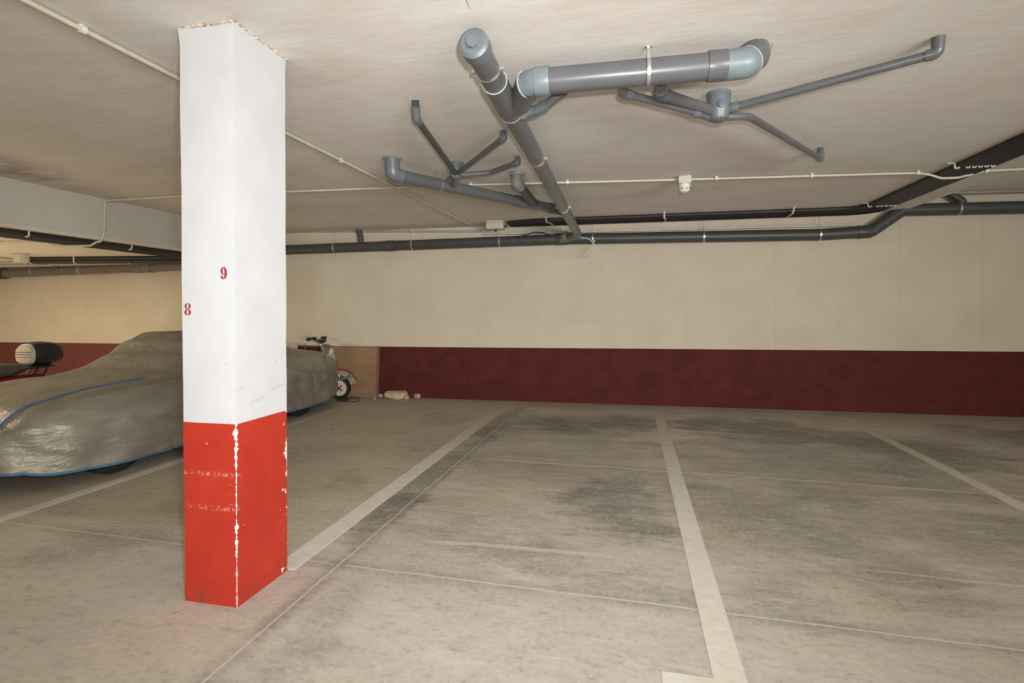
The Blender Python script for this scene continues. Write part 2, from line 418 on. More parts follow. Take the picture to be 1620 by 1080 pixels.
def clampring(root, c, axis, R, wd=.018, rod=None, ears=True, mat='steel'):
    bm = new(); ring(bm, c, axis, R, wd, .003)
    a = V(axis).normalized(); side = a.cross(V((0, 0, 1))).normalized()
    if ears:
        for s in (-1, 1): box(bm, V(c)+side*s*(R+.010), (.024, .012, .018), Matrix.Rotation(math.atan2(side.y, side.x), 3, 'Z'))
    if rod: cyl(bm, V(c)+V((0, 0, R)), V(c)+V((0, 0, rod-c[2])), .0035, n=8)
    return part('pipe_clamp', bm, mat, root)

# ------------------------------------------------------------------ setting
def struct(name, bm, mat, **k): return tag(link(name, bm, mat, **k), kind='structure')
X0, X1, Y0 = -13.0, 9.0, -6.0
bm = new(); box(bm, ((X0+X1)/2, (Y0+8)/2, -.1), (X1-X0+.6, 8-Y0+.6, .2)); struct('floor', bm, 'floor', smooth=False)
bm = new()
vs = [bm.verts.new((x, y, z)) for z in (0, 3.1) for (x, y) in ((X0, wallY(X0)), (X1, wallY(X1)), (X1, wallY(X1)+.25), (X0, wallY(X0)+.25))]
for f in ((0, 1, 2, 3), (4, 5, 6, 7), (0, 1, 5, 4), (1, 2, 6, 5), (2, 3, 7, 6), (3, 0, 4, 7)): bm.faces.new([vs[i] for i in f])
struct('wall_back', bm, 'wall', smooth=False)
bm = new(); box(bm, ((X0+X1)/2, Y0-.1, 1.55), (X1-X0+.4, .2, 3.1)); struct('wall_front', bm, 'plain', smooth=False)
bm = new(); box(bm, (X0-.1, .8, 1.55), (.2, 13.4, 3.1)); struct('wall_left', bm, 'plain', smooth=False)
bm = new(); box(bm, (X1+.1, .9, 1.55), (.2, 13.8, 3.1)); struct('wall_right', bm, 'plain', smooth=False)
# stepped ceiling slab: low bay, middle, high bay
bm = new(); rows = []
for Y in (Y0, 7.9):
    prof = [(X0, HL), (XL-.05, HL), (XL, HL+.012), (XL, H), (XR(Y), H), (XR(Y), HR), (X1, HR), (X1, 3.1), (X0, 3.1)]
    rows.append([bm.verts.new((x, Y, z)) for x, z in prof])
n = len(rows[0])
for i in range(n): bm.faces.new((rows[0][i], rows[0][(i+1) % n], rows[1][(i+1) % n], rows[1][i]))
bm.faces.new(rows[0]); bm.faces.new(rows[1][::-1])
struct('ceiling', bm, 'ceiling', smooth=False)

# ------------------------------------------------------------------ pillar
PX0, PX1, PY0, PY1 = -1.942, -1.672, 1.975, 2.32
P = thing('pillar', (PX1, PY0, 0), 'square concrete pillar painted white above and red below, between the parking bays', 'pillar')
bm = new()
NXs, NZ = 5, 60
ringpts = []
for i in range(6): ringpts.append((PX0+(PX1-PX0)*i/6, PY0))
for i in range(6): ringpts.append((PX1, PY0+(PY1-PY0)*i/6))
for i in range(6): ringpts.append((PX1-(PX1-PX0)*i/6, PY1))
for i in range(6): ringpts.append((PX0, PY1-(PY1-PY0)*i/6))
cx, cy = (PX0+PX1)/2, (PY0+PY1)/2
rows = []
for k in range(NZ+1):
    z = (H-.001)*k/NZ; row = []
    fl = 1+.03*max(0, (z-2.42)/.12)**2
    for (x, y) in ringpts:
        nn = .0016*mnoise.noise(V((x*6, y*6, z*4)))+.0010*mnoise.noise(V((x*20, y*20, z*16)))
        dx, dy = x-cx, y-cy
        left = -.008*(z/H) if x < cx-.1 else 0
        row.append(bm.verts.new((cx+dx*(1+nn*6)*fl+left, cy+dy*(1+nn*6)*fl, z)))
    rows.append(row)
n = len(ringpts)
for A, B in zip(rows, rows[1:]):
    for i in range(n): bm.faces.new((A[i], A[(i+1) % n], B[(i+1) % n], B[i]))
bm.faces.new(rows[0][::-1]); bm.faces.new(rows[-1])
part('shaft', bm, 'pillar', P, autosm=30)
bm = new()                                            # crumbly plaster seam under the slab
rnd = random.Random(3)
for i in range(190):
    s = rnd.random()*4; e = int(s); f = s-e
    a = [(PX0, PY0), (PX1, PY0), (PX1, PY1), (PX0, PY1)][e]; b = [(PX1, PY0), (PX1, PY1), (PX0, PY1), (PX0, PY0)][e]
    x, y = a[0]+(b[0]-a[0])*f, a[1]+(b[1]-a[1])*f
    x += (x-cx)*.025; y += (y-cy)*.025
    box(bm, (x, y, H-.004*rnd.random()), (.008+.018*rnd.random(), .005+.010*rnd.random(), .004+.010*rnd.random()), Matrix.Rotation(rnd.random()*3, 3, 'Z'))
tag(part('plaster_seam', bm, 'crust', P, smooth=False), 'crumbly tan plaster at the pillar top')
def crescent(bm, c, ro, ri, a0, a1, off=(0, 0), y=0, n=14):
    """stencil stroke between two ellipses, on the pillar's near face"""
    o, i_ = [], []
    for k in range(n+1):
        a = math.radians(a0+(a1-a0)*k/n)
        o.append((c[0]+ro[0]*math.cos(a), c[1]+ro[1]*math.sin(a)))
        i_.append((c[0]+off[0]+ri[0]*math.cos(a), c[1]+off[1]+ri[1]*math.sin(a)))
    fr = [[bm.verts.new((x, yy, z)) for x, z in o+i_[::-1]] for yy in (y-.0012, y+.001)]
    L = len(fr[0])
    for k in range(n):
        for q in (0, 1): bm.faces.new((fr[q][k], fr[q][k+1], fr[q][L-2-k], fr[q][L-1-k]))
    for k in range(L): bm.faces.new((fr[0][k], fr[0][(k+1) % L], fr[1][(k+1) % L], fr[1][k]))
def digit(px, py, kind):
    w = atY(px, py, PY0); bm = new(); c = (w.x, w.z); s = 1.0
    if kind == 8:
        for sg in (1, -1):
            cc = (c[0], c[1]+sg*.0135)
            for a0, a1 in ((-78, 78), (102, 258)): crescent(bm, cc, (.0150*(1 if sg > 0 else 1.1), .0135), (.0065, .0112), a0, a1, y=PY0-.002)
    else:
        cc = (c[0], c[1]+.010)
        crescent(bm, cc, (.0150, .0165), (.0060, .0135), 100, 262, y=PY0-.002)
        crescent(bm, (c[0]-.001, c[1]), (.0165, .0265), (.0055, .0245), -72, 80, y=PY0-.002)
        crescent(bm, (c[0]-.004, c[1]-.016), (.0095, .0100), (.002, .003), 130, 300, y=PY0-.002)
    o = part('painted_number', bm, 'stencil', P, smooth=False)
    tag(o, 'small red stencilled number %d on the white paint' % kind)
digit(354.5, 432, 9); digit(297.5, 489, 8)

# ------------------------------------------------------------------ parking lines
def strip(name, pts, label, extra=None):
    bm = new()
    for (x0, x1, y0, y1) in pts:
        vs = [bm.verts.new(p) for p in ((x0, y0, .0015), (x1, y0, .0015), (x1, y1, .0015), (x0, y1, .0015))]
        f = bm.faces.new(vs)
    r = bmesh.ops.extrude_face_region(bm, geom=bm.faces[:])
    bmesh.ops.translate(bm, verts=[v for v in r['geom'] if isinstance(v, bmesh.types.BMVert)], vec=(0, 0, -.0018))
    return tag(link(name, bm, 'paint', smooth=False), label, 'parking line', 'painted bay lines')
strip('parking_line', [(-1.765, -1.637, 2.33, 7.30)], 'white painted bay line running from the red and white pillar to the wall')
strip('parking_line', [(.280, .392, 1.35, 7.25), (.105, .280, 1.80, 1.952)], 'wide white bay line with a cross stub at its near end')
strip('parking_line', [(2.448, 2.552, 2.2, 7.30)], 'faded bay line on the far side of the widest empty bay, below the slab edge')
strip('parking_line', [(-3.885, -3.785, 1.2, 6.9)], 'worn bay line beside the covered car')

# ------------------------------------------------------------------ drain pipes
def pipe_part(root, pts, r, mat='pvc', fil=.06, name='pipe', n=24):
    bm = new(); tube(bm, fillet(pts, fil), r, n); return part(name, bm, mat, root)
def bell(root, a, b, r, mat='pvclight', name='coupling', t=.006):
    a, b = V(a), V(b); L = (b-a).length; bm = new()
    lathe(bm, a, b-a, [(0, r), (0, r+t), (.004, r+t+.001), (L-.004, r+t+.001), (L, r+t), (L, r)]); return part(name, bm, mat, root)
def bead(root, c, axis, r):
    bm = new(); ring(bm, c, axis, r, .004, .0035); return part('cement_bead', bm, 'cement', root)

# main pipe running under the ceiling towards the wall
mA = atz(751, 76, 2.425); mE = atX(912, 366, -.70)
mA.x = -.655
mD = (mE-mA).normalized(); RM = .056
main = thing('ceiling_drain_pipe', (mA.x, mA.y, H), 'dark grey drain pipe with capped near end running under the ceiling towards the wall', 'drain pipe')
pipe_part(main, [mA, mE, mE+V((-.02, .03, -.05))], RM, 'pvc', .05)
def onmain(s): return mA+mD*s
L_main = (mE-mA).length
bm = new(); lathe(bm, mA-mD*.05, mD, [(0, .0), (0, .052), (.006, .060), (.010, .066), (.075, .066), (.080, .060), (.08, .0)], 32)
cap = part('end_cap', bm, 'pvclight', main)
bm = new(); lathe(bm, mA-mD*.066, mD, [(0, 0), (0, .026), (.004, .029), (.018, .029), (.018, 0)], 8); part('plug', bm, 'pvclight', cap, autosm=20)
def s_at(px, py):                                     # run length on the main pipe seen at a point of the photo
    d = sight(px, py); w0 = CPOS-mA; b = d.dot(mD); dd = d.dot(d)
    return (dd*(w0.dot(mD)) - b*(w0.dot(d)))/(dd-b*b)
for (px, py) in ((770, 112), (848, 252), (893, 327)): clampring(main, onmain(s_at(px, py)), mD, RM+.001, .010)
s0, s1 = s_at(781, 130), s_at(812, 175)
bm = new(); lathe(bm, onmain(s0), mD, [(0, RM), (0, RM+.007), (.05, RM+.008), (s1-s0-.05, RM+.008), (s1-s0, RM+.007), (s1-s0, RM)], 28)
# branch arm of the wye
zc = 2.42
c1 = atz(838, 131, zc); c2 = atz(866, 128, zc); c3 = atz(1150, 103, zc); c4 = atz(1192, 104, zc)
j = onmain(s1-.05); RB = .062
tube(bm, fillet([j, j+V((.075, -.075, .0)), c1], .04), RB+.003, 24)
part('wye', bm, 'pvc', main)
for s in (s0, s1): bead(main, onmain(s), mD, RM+.005)

big = thing('ceiling_drain_pipe', (c3.x, c3.y, H), 'thick grey drain pipe slung crosswise under the ceiling with a big elbow at one end', 'drain pipe')
pipe_part(big, [c2-V((.02, 0, 0)), c3], RB, 'pvc')
d = (c3-c2).normalized()
bm = new(); tube(bm, fillet([c1-V((.03, -.03, 0)), c1+V((.028, -.006, 0)), c2-d*.03], .05), RB+.001, 28); part('bend', bm, 'pvcblue', big)
bell(big, c2-d*.06, c2+d*.012, RB, 'pvcblue')
bead(big, c1-V((.022, -.016, 0)), V((1, -.6, 0)), RB)
bell(big, c3-d*.085, c3+d*.0, RB, 'pvc')
top = V((c4.x+.05, c4.y+.03, H-.001))
ep = fillet([c3-d*.005, c3+d*.085, c3+d*.115+V((.015, .04, .045)), V((c3.x+.145, c3.y+.12, H-.001))], .06, 8)
kk = len(ep)*45//100
bm = new(); tube(bm, ep[:kk], RB+.006, 28); part('bend', bm, 'pvcblue', big)
bm = new(); tube(bm, ep[kk-1:], RB+.003, 28); part('elbow', bm, 'pvc', big)
bead(big, ep[kk-1], ep[kk]-ep[kk-2], RB+.004)
bm = new(); lathe(bm, V((c3.x+.145, c3.y+.12, H-.03)), V((.0, .0, 1)), [(0, .06), (.004, .069), (.02, .073), (.029, .078)], 24); part('plaster_collar', bm, 'pvcplaster', big)
cs = atz(1026, 113, zc); clampring(big, cs, d, RB+.001, .016, None, False)
bm = new(); box(bm, cs+V((0, .0, RB+.03)), (.012, .004, .075)); box(bm, (cs.x, cs.y, H-.003), (.03, .016, .005)); box(bm, cs+V((0, -RB*.7, RB*.55)), (.014, .014, .03)); part('hanger', bm, 'steel', big)

# small offset pipe from the main to the slab
p = [atz(895, 143, 2.47), atz(876, 156, 2.44), atz(866, 165, 2.42), atz(846, 175, 2.41), atz(824, 180, 2.405)]
o = thing('branch_pipe', (p[0].x, p[0].y, H), 'short grey branch pipe tucked under the thick crosswise pipe', 'drain pipe')
pipe_part(o, p[:4], .024, 'pvc', .03)
pipe_part(o, [p[2], p[3], p[4]+V((-.03, 0, 0))], .029, 'pvclight', .03, 'elbow')
bell(o, p[4]+V((.035, 0, .0)), p[4]+V((-.005, 0, 0)), .028, 'pvcdirty', 'socket', .005)

# right hand trap with four arms
tc = atz(1137, 147, H)
o = thing('drain_trap', (tc.x, tc.y, H), 'round grey drain trap on the ceiling joining four thin pipes', 'drain trap')
bm = new(); lathe(bm, (tc.x, tc.y, 2.375), (0, 0, 1), [(0, .0), (0, .028), (.012, .05), (.03, .058), (.055, .062), (.06, .064), (H-2.375-.022, .0635), (H-2.375-.02, .067), (H-2.3755, .067)], 28); part('trap_body', bm, 'pvclight', o)
bm = new(); cdir = V((.1, -1, 0)).normalized(); lathe(bm, V((tc.x, tc.y, 2.455))+cdir*.05, cdir, [(0, .022), (.028, .022), (.03, .016), (.034, .012), (.034, 0)], 20); part('inlet_plug', bm, 'pvclight', o)
def arm(root, pts, r, mat='pvc', fil=.05, first=None, last=None):
    ob = pipe_part(root, pts, r, mat, fil); P_ = [V(q) for q in pts]
    if last:
        dd = (P_[-2]-P_[-3]).normalized(); a = P_[-2]
        bm = new(); tube(bm, fillet([a-dd*.045, a, P_[-1]], .03), r+.005, 20); part('elbow', bm, last, root)
    return ob
q = [V((tc.x-.04, tc.y-.02, 2.435)), atz(1065, 150, 2.45), atz(1043, 143, 2.445), atz(1043, 128, 2.45)]
pipe_part(o, [q[0], atz(1044, 148, 2.43), atz(1044, 128, 2.43)], .030, 'pvc', .035)
qe = atz(1044, 148, 2.43); dq = (q[0]-qe).normalized()
bm = new(); tube(bm, fillet([qe+dq*.07, qe, qe+V((0, -.06, 0))*1.0], .03), .035, 20); part('elbow', bm, 'pvc', o)
q0 = V((tc.x-.03, tc.y+.03, 2.405)); q1 = atz(1096, 176, 2.41); q2 = atz(985, 147, 2.43); q3 = atz(986, 132, 2.43)
pipe_part(o, [q0, q1, q2, q3], .021, 'pvc', .03)
bell(o, q1+(q0-q1).normalized()*.05, q1-(q0-q1).normalized()*.0, .022, 'pvclight', 'socket', .005)
bm = new(); dd = (q1-q2).normalized(); tube(bm, fillet([q2+dd*.05, q2, q3], .03), .027, 20); part('elbow', bm, 'pvclight', o)
r0 = V((tc.x+.04, tc.y-.01, 2.44)); r1 = atz(1470, 89, 2.465); r2 = atz(1483, 84, 2.47)
arm(o, [r0, r2, V((r2.x, r2.y-.01, H-.001))], .0215, 'pvc', .035, None, 'pvc')
bell(o, r0+(r1-r0).normalized()*.02, r0+(r1-r0).normalized()*.07, .022, 'pvclight', 'socket', .005)
s0_ = V((tc.x+.03, tc.y+.03, 2.41)); s1_ = atz(1183, 183, 2.42); s2_ = atz(1298, 251, 2.45)
pipe_part(o, [s0_, s1_, s2_], .0215, 'pvc', .28); pipe_part(o, [s2_-(s2_-s1_).normalized()*.05, s2_, V((s2_.x+.01, s2_.y+.03, H-.001))], .0215, 'pvc', .03)
dd = (s2_-s1_).normalized()
bm = new(); tube(bm, fillet([s2_-dd*.05, s2_, V((s2_.x+.01, s2_.y+.03, H-.03))], .03), .027, 20); part('elbow', bm, 'pvclight', o)

# left branch: thick pipe coming down from the slab to the main
zb = 2.41
b0 = atz(621, 276, zb); b1 = atz(884, 332, zb); b1m = onmain(s_at(896, 337)); RL = .052
o = thing('branch_pipe', (b0.x, b0.y, H), 'grey branch pipe from a ceiling elbow slanting across to the capped main pipe', 'drain pipe')
pipe_part(o, [b0, b1, b1m], RL, 'pvc', .05)
db = (b1-b0).normalized()
bm = new(); tube(bm, fillet([b0+db*.08, b0, V((b0.x, b0.y-.01, H-.001))], .05), RL+.007, 24); part('elbow', bm, 'pvclight', o)
bm = new(); lathe(bm, (b0.x, b0.y-.01, H-.014), (0, 0, 1), [(0, .05), (.004, .07), (.0135, .082)], 20); part('plaster_collar', bm, 'pvcplaster', o)
def onb(px, py):
    d = sight(px, py); w0 = CPOS-b0; b = d.dot(db); dd = d.dot(d); s = (dd*(w0.dot(db))-b*(w0.dot(d)))/(dd-b*b); return b0+db*s
pc = onb(695, 297); clampring(o, pc, db, RL+.001, .016, H, False)
a, b = onb(815, 318), onb(850, 326); bell(o, a, b, RL, 'pvc')
a, b = onb(868, 329), onb(880, 331); bell(o, a, b, RL, 'pvc')
# second ceiling elbow falling into the branch
e0 = atz(819, 289, 2.455); e1 = onb(846, 325)
o2 = thing('branch_pipe', (e0.x, e0.y, H), 'short grey pipe dropping from a plastered ceiling elbow beside the capped main pipe', 'drain pipe')
pipe_part(o2, [V((e0.x, e0.y-.03, H-.001)), V((e0.x, e0.y-.02, 2.45)), e1], .046, 'pvcdark', .045)
bm = new(); de = (e1-e0).normalized(); tube(bm, fillet([V((e0.x, e0.y-.03, H-.002)), V((e0.x, e0.y-.02, 2.45)), V((e0.x, e0.y-.02, 2.45))+de*.10], .045), .053, 22); part('elbow', bm, 'pvcplaster', o2)
bm = new(); lathe(bm, (e0.x, e0.y-.03, H-.03), (0, 0, 1), [(0, .055), (.003, .064), (.022, .066), (.029, .075)], 20); part('plaster_collar', bm, 'pvcplaster', o2)
# left trap with three arms
tl = atz(722, 276, 2.44)
o = thing('drain_trap', (tl.x, tl.y, H), 'small grey drain trap with three thin pipes fanning out beside the slanting branch pipe', 'drain trap')
bm = new(); lathe(bm, (tl.x, tl.y, 2.405), (0, 0, 1), [(0, 0), (0, .03), (.015, .048), (.03, .052), (.1, .052), (.105, .058), (H-2.4055, .058)], 24); part('trap_body', bm, 'pvclight', o)
for i, (pe, up) in enumerate((((659, 188), (657, 158)), ((797, 218), (796, 207)), ((819, 257), (819, 248)))):
    e = atz(*pe, 2.46); u_ = atz(*up, H)
    if i == 2: mids = [V((tl.x+.05, tl.y, 2.435)), atz(775, 273, 2.45)]
    else: mids = [V((tl.x, tl.y, 2.44))]
    pipe_part(o, mids+[e, V((u_.x, u_.y, H-.001))], .0215, 'pvcdark' if i == 0 else 'pvc', .035)
    dd = (mids[-1]-e).normalized()
    bm = new(); tube(bm, fillet([e+dd*.045, e, e+(V((u_.x, u_.y, H-.02))-e)*.8], .03), .0265, 20); part('elbow', bm, 'pvclight', o)
tb = onb(716, 300)
pipe_part(o, [V((tl.x, tl.y, 2.43)), V((tl.x-.01, tl.y+.05, 2.42)), tb], .027, 'pvclight', .03, 'outlet')
bm = new(); cyl(bm, tb+V((0, -.04, .035)), tb+V((0, -.085, .06)), .034, n=20); part('socket', bm, 'pvcdirty', o)

# long pipe along the back wall
w = [atwall(405, 397, .13), atwall(900, 378, .13), atwall(1300, 371, .13), atwall(1378, 366, .13), atwall(1428, 332, .13), atwall(1700, 326, .13)]
RW = .075
o = thing('wall_drain_pipe', (w[1].x, wallY(w[1].x), w[1].z), 'long dark grey drain pipe along the top of the white wall above the empty bays', 'drain pipe')
pipe_part(o, w, RW, 'pvcdark', .05)
def onw(px, off=.13):
    pys = [(405, 397), (900, 378), (1300, 371), (1378, 366), (1428, 332), (1700, 326)]
    for (a, b) in zip(pys, pys[1:]):
        if a[0] <= px <= b[0]: return atwall(px, a[1]+(b[1]-a[1])*(px-a[0])/(b[0]-a[0]), off)
ax = V((1, WS, 0))
for px, ceil in ((530, H), (653, H), (791, H), (938, H), (1113, H), (1296, H), (1516, HR)):
    clampring(o, onw(px), ax, RW+.001, .022, ceil-.002, False)
for a, b in ((612, 624), (880, 897), (1356, 1377)): bell(o, onw(a), onw(b), RW, 'pvcdark')
st = onw(571)
for px, zz, dx in ((571, H, -.03), (1523, HR, -.14)):
    st = onw(px); pipe_part(o, [st, st+V((0, 0, .14 if zz == H else .09)), V((st.x+dx, st.y-.01, zz-.002))], .042, 'pvcdark', .04, 'riser')
# the main pipe turns into it
tj = onw(886)
bm = new(); tube(bm, fillet([mE+V((0, -.02, .0)), mE+V((.01, .05, -.03)), tj+V((.08, -.05, 0)), tj], .05), .055, 22); part('tee_arm', bm, 'pvc', main)
bell(main, tj+(mE-tj)*.02, tj+(mE-tj)*.45, .058, 'pvcdirty', 'socket')
# pipe of the low bay on the left
w = [atwall(-160, 440, .13), atwall(-2, 433, .13), atwall(285, 421, .13), atwall(380, 417, .13), atwall(420, 398, .13)]
o = thing('wall_drain_pipe', (w[1].x, wallY(w[1].x), w[1].z), 'glossy brownish grey drain pipe along the wall in the low bay behind the covered car', 'drain pipe')
pipe_part(o, w, .075, 'pvcleft', .05)
def onl(px): return atwall(px, 433+(421-433)*(px+2)/287, .13)
for px in (54, 129): clampring(o, onl(px), ax, .076, .022, HL, False)
for a, b in ((214, 226), (228, 242)): bell(o, onl(a), onl(b), .075, 'pvcleft', 'coupling', .01)
bell(o, onl(-6), onl(9), .075, 'pvcdark', 'coupling', .02)
pipe_part(o, [onl(246), onl(246)+V((.02, -.02, .1)), V((onl(250).x, onl(250).y-.05, HL-.002))], .05, 'pvcdark', .04, 'riser')
pipe_part(o, [onl(90), onl(94)+V((0, -.03, .09)), V((onl(99).x, onl(99).y-.1, HL-.002))], .022, 'pvcdark', .04, 'riser')

# ------------------------------------------------------------------ conduits and cables
def clip(root, p, along, mat='clip', s=1.0):
    bm = new(); ring(bm, p, along, .0115*s, .02*s, .004*s, 16)
    box(bm, V(p)+V((0, 0, .012)), (.016*s, .024*s, .012))
    return part('cable_clip', bm, mat, root)
xd = -2.31
dz = H-.022
o = thing('cable_conduit', (xd, 3, H), 'pale conduit straight along the ceiling past the white pillar to the junction box', 'conduit')
bm = new(); tube(bm, [(xd-.03, -1.5, dz), (xd-.03, 1.5, dz), (xd-.005, 3.2, dz), (xd+.05, 5.2, dz), (xd+.10, 7.12, dz)], .0115, 14); part('conduit_tube', bm, 'conduit', o)
for y in (1.85, 3.9, 5.6): clip(o, (xd-.02+.03*(y-2)/2, y, dz), (0, 1, 0), s=1.15)

A = atz(165, 316, H-.02); pts = [atz(190, 316, H-.02), atz(285, 310, H-.02), atz(460, 303, H-.02), atz(720, 293, H-.02), atz(1060, 284.5, H-.02), atz(1452, 273.5, H-.02),
    atz(1470, 276, H-.03), atz(1490, 282, H-.065), atz(1515, 281, H-.068), atz(1540, 275, H-.04), atz(1556, 270.5, H-.02), atz(1625, 267, H-.02)]
yr = pts[0].y
low = [(XL+.012, yr, H-.10), (XL+.012, yr-.01, HL+.07), (XL-.02, yr-.02, HL-.025), (XL-.07, yr-.03, HL-.03), (XL-.14, yr-.04, HL-.068), (XL-.54, yr-.10, HL-.068), (XL-.66, yr-.12, HL-.022), (-8.4, yr-.45, HL-.02), (-12, yr-.9, HL-.02)]
o = thing('cable_conduit', (pts[3].x, pts[3].y, H), 'ivory conduit crossing the ceiling from side to side with the white detector on it', 'conduit')
path = fillet([V(q) for q in low[::-1]] + [V((XL+.012, yr, H-.02))] + pts, .05, 4)
bm = new(); tube(bm, path, .011, 14); part('conduit_tube', bm, 'conduit', o)
for px in (205, 745, 898, 1133, 1284, 1452, 1560):
    py = 316-(px-190)*.031 if px < 460 else 303-(px-460)*.0285
    py = {745: 292, 898: 288.5, 1133: 282, 1284: 278, 1452: 273.5, 1560: 270}.get(px, py)
    clip(o, atz(px, py, H-.02), (1, .08, 0), s=1.2)
clip(o, (-6.9, yr-.18, HL-.021), (1, .1, 0)); clip(o, (-8.2, yr-.42, HL-.021), (1, .1, 0))

# detector
dp = atz(1083, 284, H-.03)
o = thing('ceiling_detector', (dp.x, dp.y, H), 'small white round detector on a square base hanging from the ceiling conduit', 'detector')
bm = new(); box(bm, (dp.x, dp.y, H-.036), (.115, .10, .07), bev=.008); part('mounting_box', bm, 'boxplastic', o)
bm = new(); lathe(bm, (dp.x, dp.y, H-.071), (0, 0, -1), [(0, .0), (0, .047), (.004, .052), (.026, .052), (.03, .047), (.034, .05), (.055, .05), (.068, .042), (.078, .024), (.082, .0)], 28); b_ = part('detector_head', bm, 'whiteplastic', o)
for a in (-2.1, -1.3, -.5, .5):
    bm = new(); box(bm, (dp.x+.0505*math.cos(a), dp.y+.0505*math.sin(a), H-.119), (.004, .02, .008), Matrix.Rotation(a, 3, 'Z'))
    part('vent_slot', bm, 'dark', b_)

# black cable bundle: along the wall, then back along the slab edge
o = thing('cable_bundle', (2.85, 6, H), 'broad black cable bundle along the wall corner then turning back along the slab edge', 'cable bundle')
NC = 7
for i in range(NC):
    x = 2.685+.044*i; yw = wallY(0)-.50+.058*i; r = .0215
    z = H-.0245
    yb = yw+WS*x
    bm = new(); tube(bm, fillet([(-1.66, wallY(-1.66)-.40+.04*i, z), (-1.2, yw-.03, z), (x, yb, z), (x+.02, 4, z), (x+.06, -.5, z)], .28, 8), r, 12)
    part('cable', bm, 'rubber', o)
def cliprow(px, py):
    c = atz(px, py, H-.05); y = c.y
    bm = new(); tube(bm, fillet([(2.60, y, H-.008), (2.655, y, H-.009), (2.655, y, H-.052), (2.675, y, H-.054), (2.69, y, H-.048)], .008, 4), .0065, 8); part('cable_hook', bm, 'clip', o)
    for i in range(1, NC-1):
        x = 2.685+.044*i+.022; bm = new(); tube(bm, [(x-.014, y, H-.044), (x-.010, y, H-.052), (x, y, H-.055), (x+.010, y, H-.052), (x+.014, y, H-.044)], .0055, 8)
        part('cable_clip', bm, 'clip', o)
cliprow(1500, 266); cliprow(1365, 327); cliprow(1328, 345)
for px, py in ((871, 354), (1048, 351), (1241, 351)):
    c = atwall(px, py, .25); c.z = H-.04; bm = new(); tube(bm, [(c.x, c.y-.42, H-.003), (c.x, c.y-.36, H-.07), (c.x+.03, c.y-.2, H-.06), (c.x+.03, c.y, H-.055)], .011, 8); part('cable_hook', bm, 'clip', o)
# left bundle below the low slab
o = thing('cable_bundle', (XL-.3, 4.5, HL), 'black cable bundle under the edge of the lowered ceiling on the car side', 'cable bundle')
for i in range(7):
    x = XL-.16-.055*i; bm = new(); tube(bm, [(x, .5, HL-.026), (x, 4.5, HL-.026), (x+.02, 7.1, HL-.026)], .024, 12); part('cable', bm, 'rubber', o)
for y in (4.05, 5.15):
    bm = new(); tube(bm, [(XL-.125, y, HL-.003), (XL-.125, y, HL-.045), (XL-.14, y, HL-.055), (XL-.165, y, HL-.055)], .008, 8); part('cable_hook', bm, 'clip', o)
# cables along the low bay, with boxes
za = HL-.0265
a = atz(44, 409.5, za); b = atz(285, 408, za)
o = thing('cable_bundle', (a.x, a.y, HL), 'dark cable run on the low ceiling above the glossy brownish wall pipe', 'cable bundle')
for i in range(6):
    bm = new(); tube(bm, [a+V((.05, .055*(i%3)-.03, .0-.045*(i//3))), b+V((.6, .055*(i%3)+.07, .0-.045*(i//3)))], .026, 12); part('cable', bm, 'rubber', o)
for px in (54, 124, 208):
    c = atz(px, 409, za); bm = new(); tube(bm, [c+V((0, -.066, .028)), c+V((0, -.066, -.06)), c+V((0, -.03, -.078))], .008, 8); part('cable_clip', bm, 'clip', o)
def jbox(c, s, label, rz=0, glands=()):
    o = thing('junction_box', (c[0], c[1], c[2]+s[2]/2), label, 'junction box')
    bm = new(); box(bm, c, s, bev=.006); bd = part('housing', bm, 'boxplastic', o)
    bm = new(); box(bm, (c[0], c[1]-s[1]/2-.004, c[2]), (s[0]*.94, .008, s[2]*.9), bev=.003); part('lid', bm, 'boxplastic', o)
    for g in glands:
        bm = new(); cyl(bm, g[0], g[1], .014, n=12); part('gland', bm, 'dark', o)
    return o
c = atz(34, 409, HL-.07); jbox((c.x, c.y, HL-.061), (.14, .10, .12), 'small pale junction box on the low ceiling at the end of the dark cable run')
c = atz(83, 415.5, HL-.06); jbox((c.x, c.y, HL-.041), (.13, .07, .08), 'flat pale box just above the glossy brownish wall pipe')
for pa, pb, lab in (((-20, 405), (26, 410), 'upper thin grey cable entering the small pale junction box in the low bay'), ((-20, 414), (28, 414), 'thin grey cable meeting the underside of the small pale junction box in the low bay'), ((-20, 418), (74, 418), 'lowest thin grey cable, running to the flat pale box over the glossy pipe')):
    bm = new(); tube(bm, [atz(*pa, HL-.012), atz(*pb, HL-.012)], .009, 10); tag(link('thin_cable', bm, 'conduitgrey'), lab, 'cable')
# box where the ceiling conduit ends
c = atz(791, 361, H-.07); c.y = 7.02
bx = (c.x, c.y, H-.062)
jbox(bx, (.24, .16, .12), 'pale junction box on the ceiling above the wall pipe where the black cables start', glands=(((c.x+.12, c.y, H-.09), (c.x+.16, c.y, H-.09)), ((c.x, c.y, H-.12), (c.x, c.y, H-.15))))
a = atwall(766, 370, .03); bq = atwall(1350, 355.5, .03)
bm = new(); L = (bq-a).length; box(bm, (a+bq)/2, (L, .05, .035), Matrix.Rotation(math.atan(WS), 3, 'Z') @ Matrix.Rotation(-math.atan2(bq.z-a.z, L), 3, 'Y'), .004)
tag(link('cable_trunking', bm, 'boxplastic'), 'slim pale cable trunking on the wall just above the long dark pipe', 'trunking')
a = atwall(455, 366, .015); bq = atwall(762, 366, .015); L = (bq-a).length
bm = new(); box(bm, (a+bq)/2, (L, .028, .03), Matrix.Rotation(math.atan(WS), 3, 'Z') @ Matrix.Rotation(-math.atan2(bq.z-a.z, L), 3, 'Y'), .003)
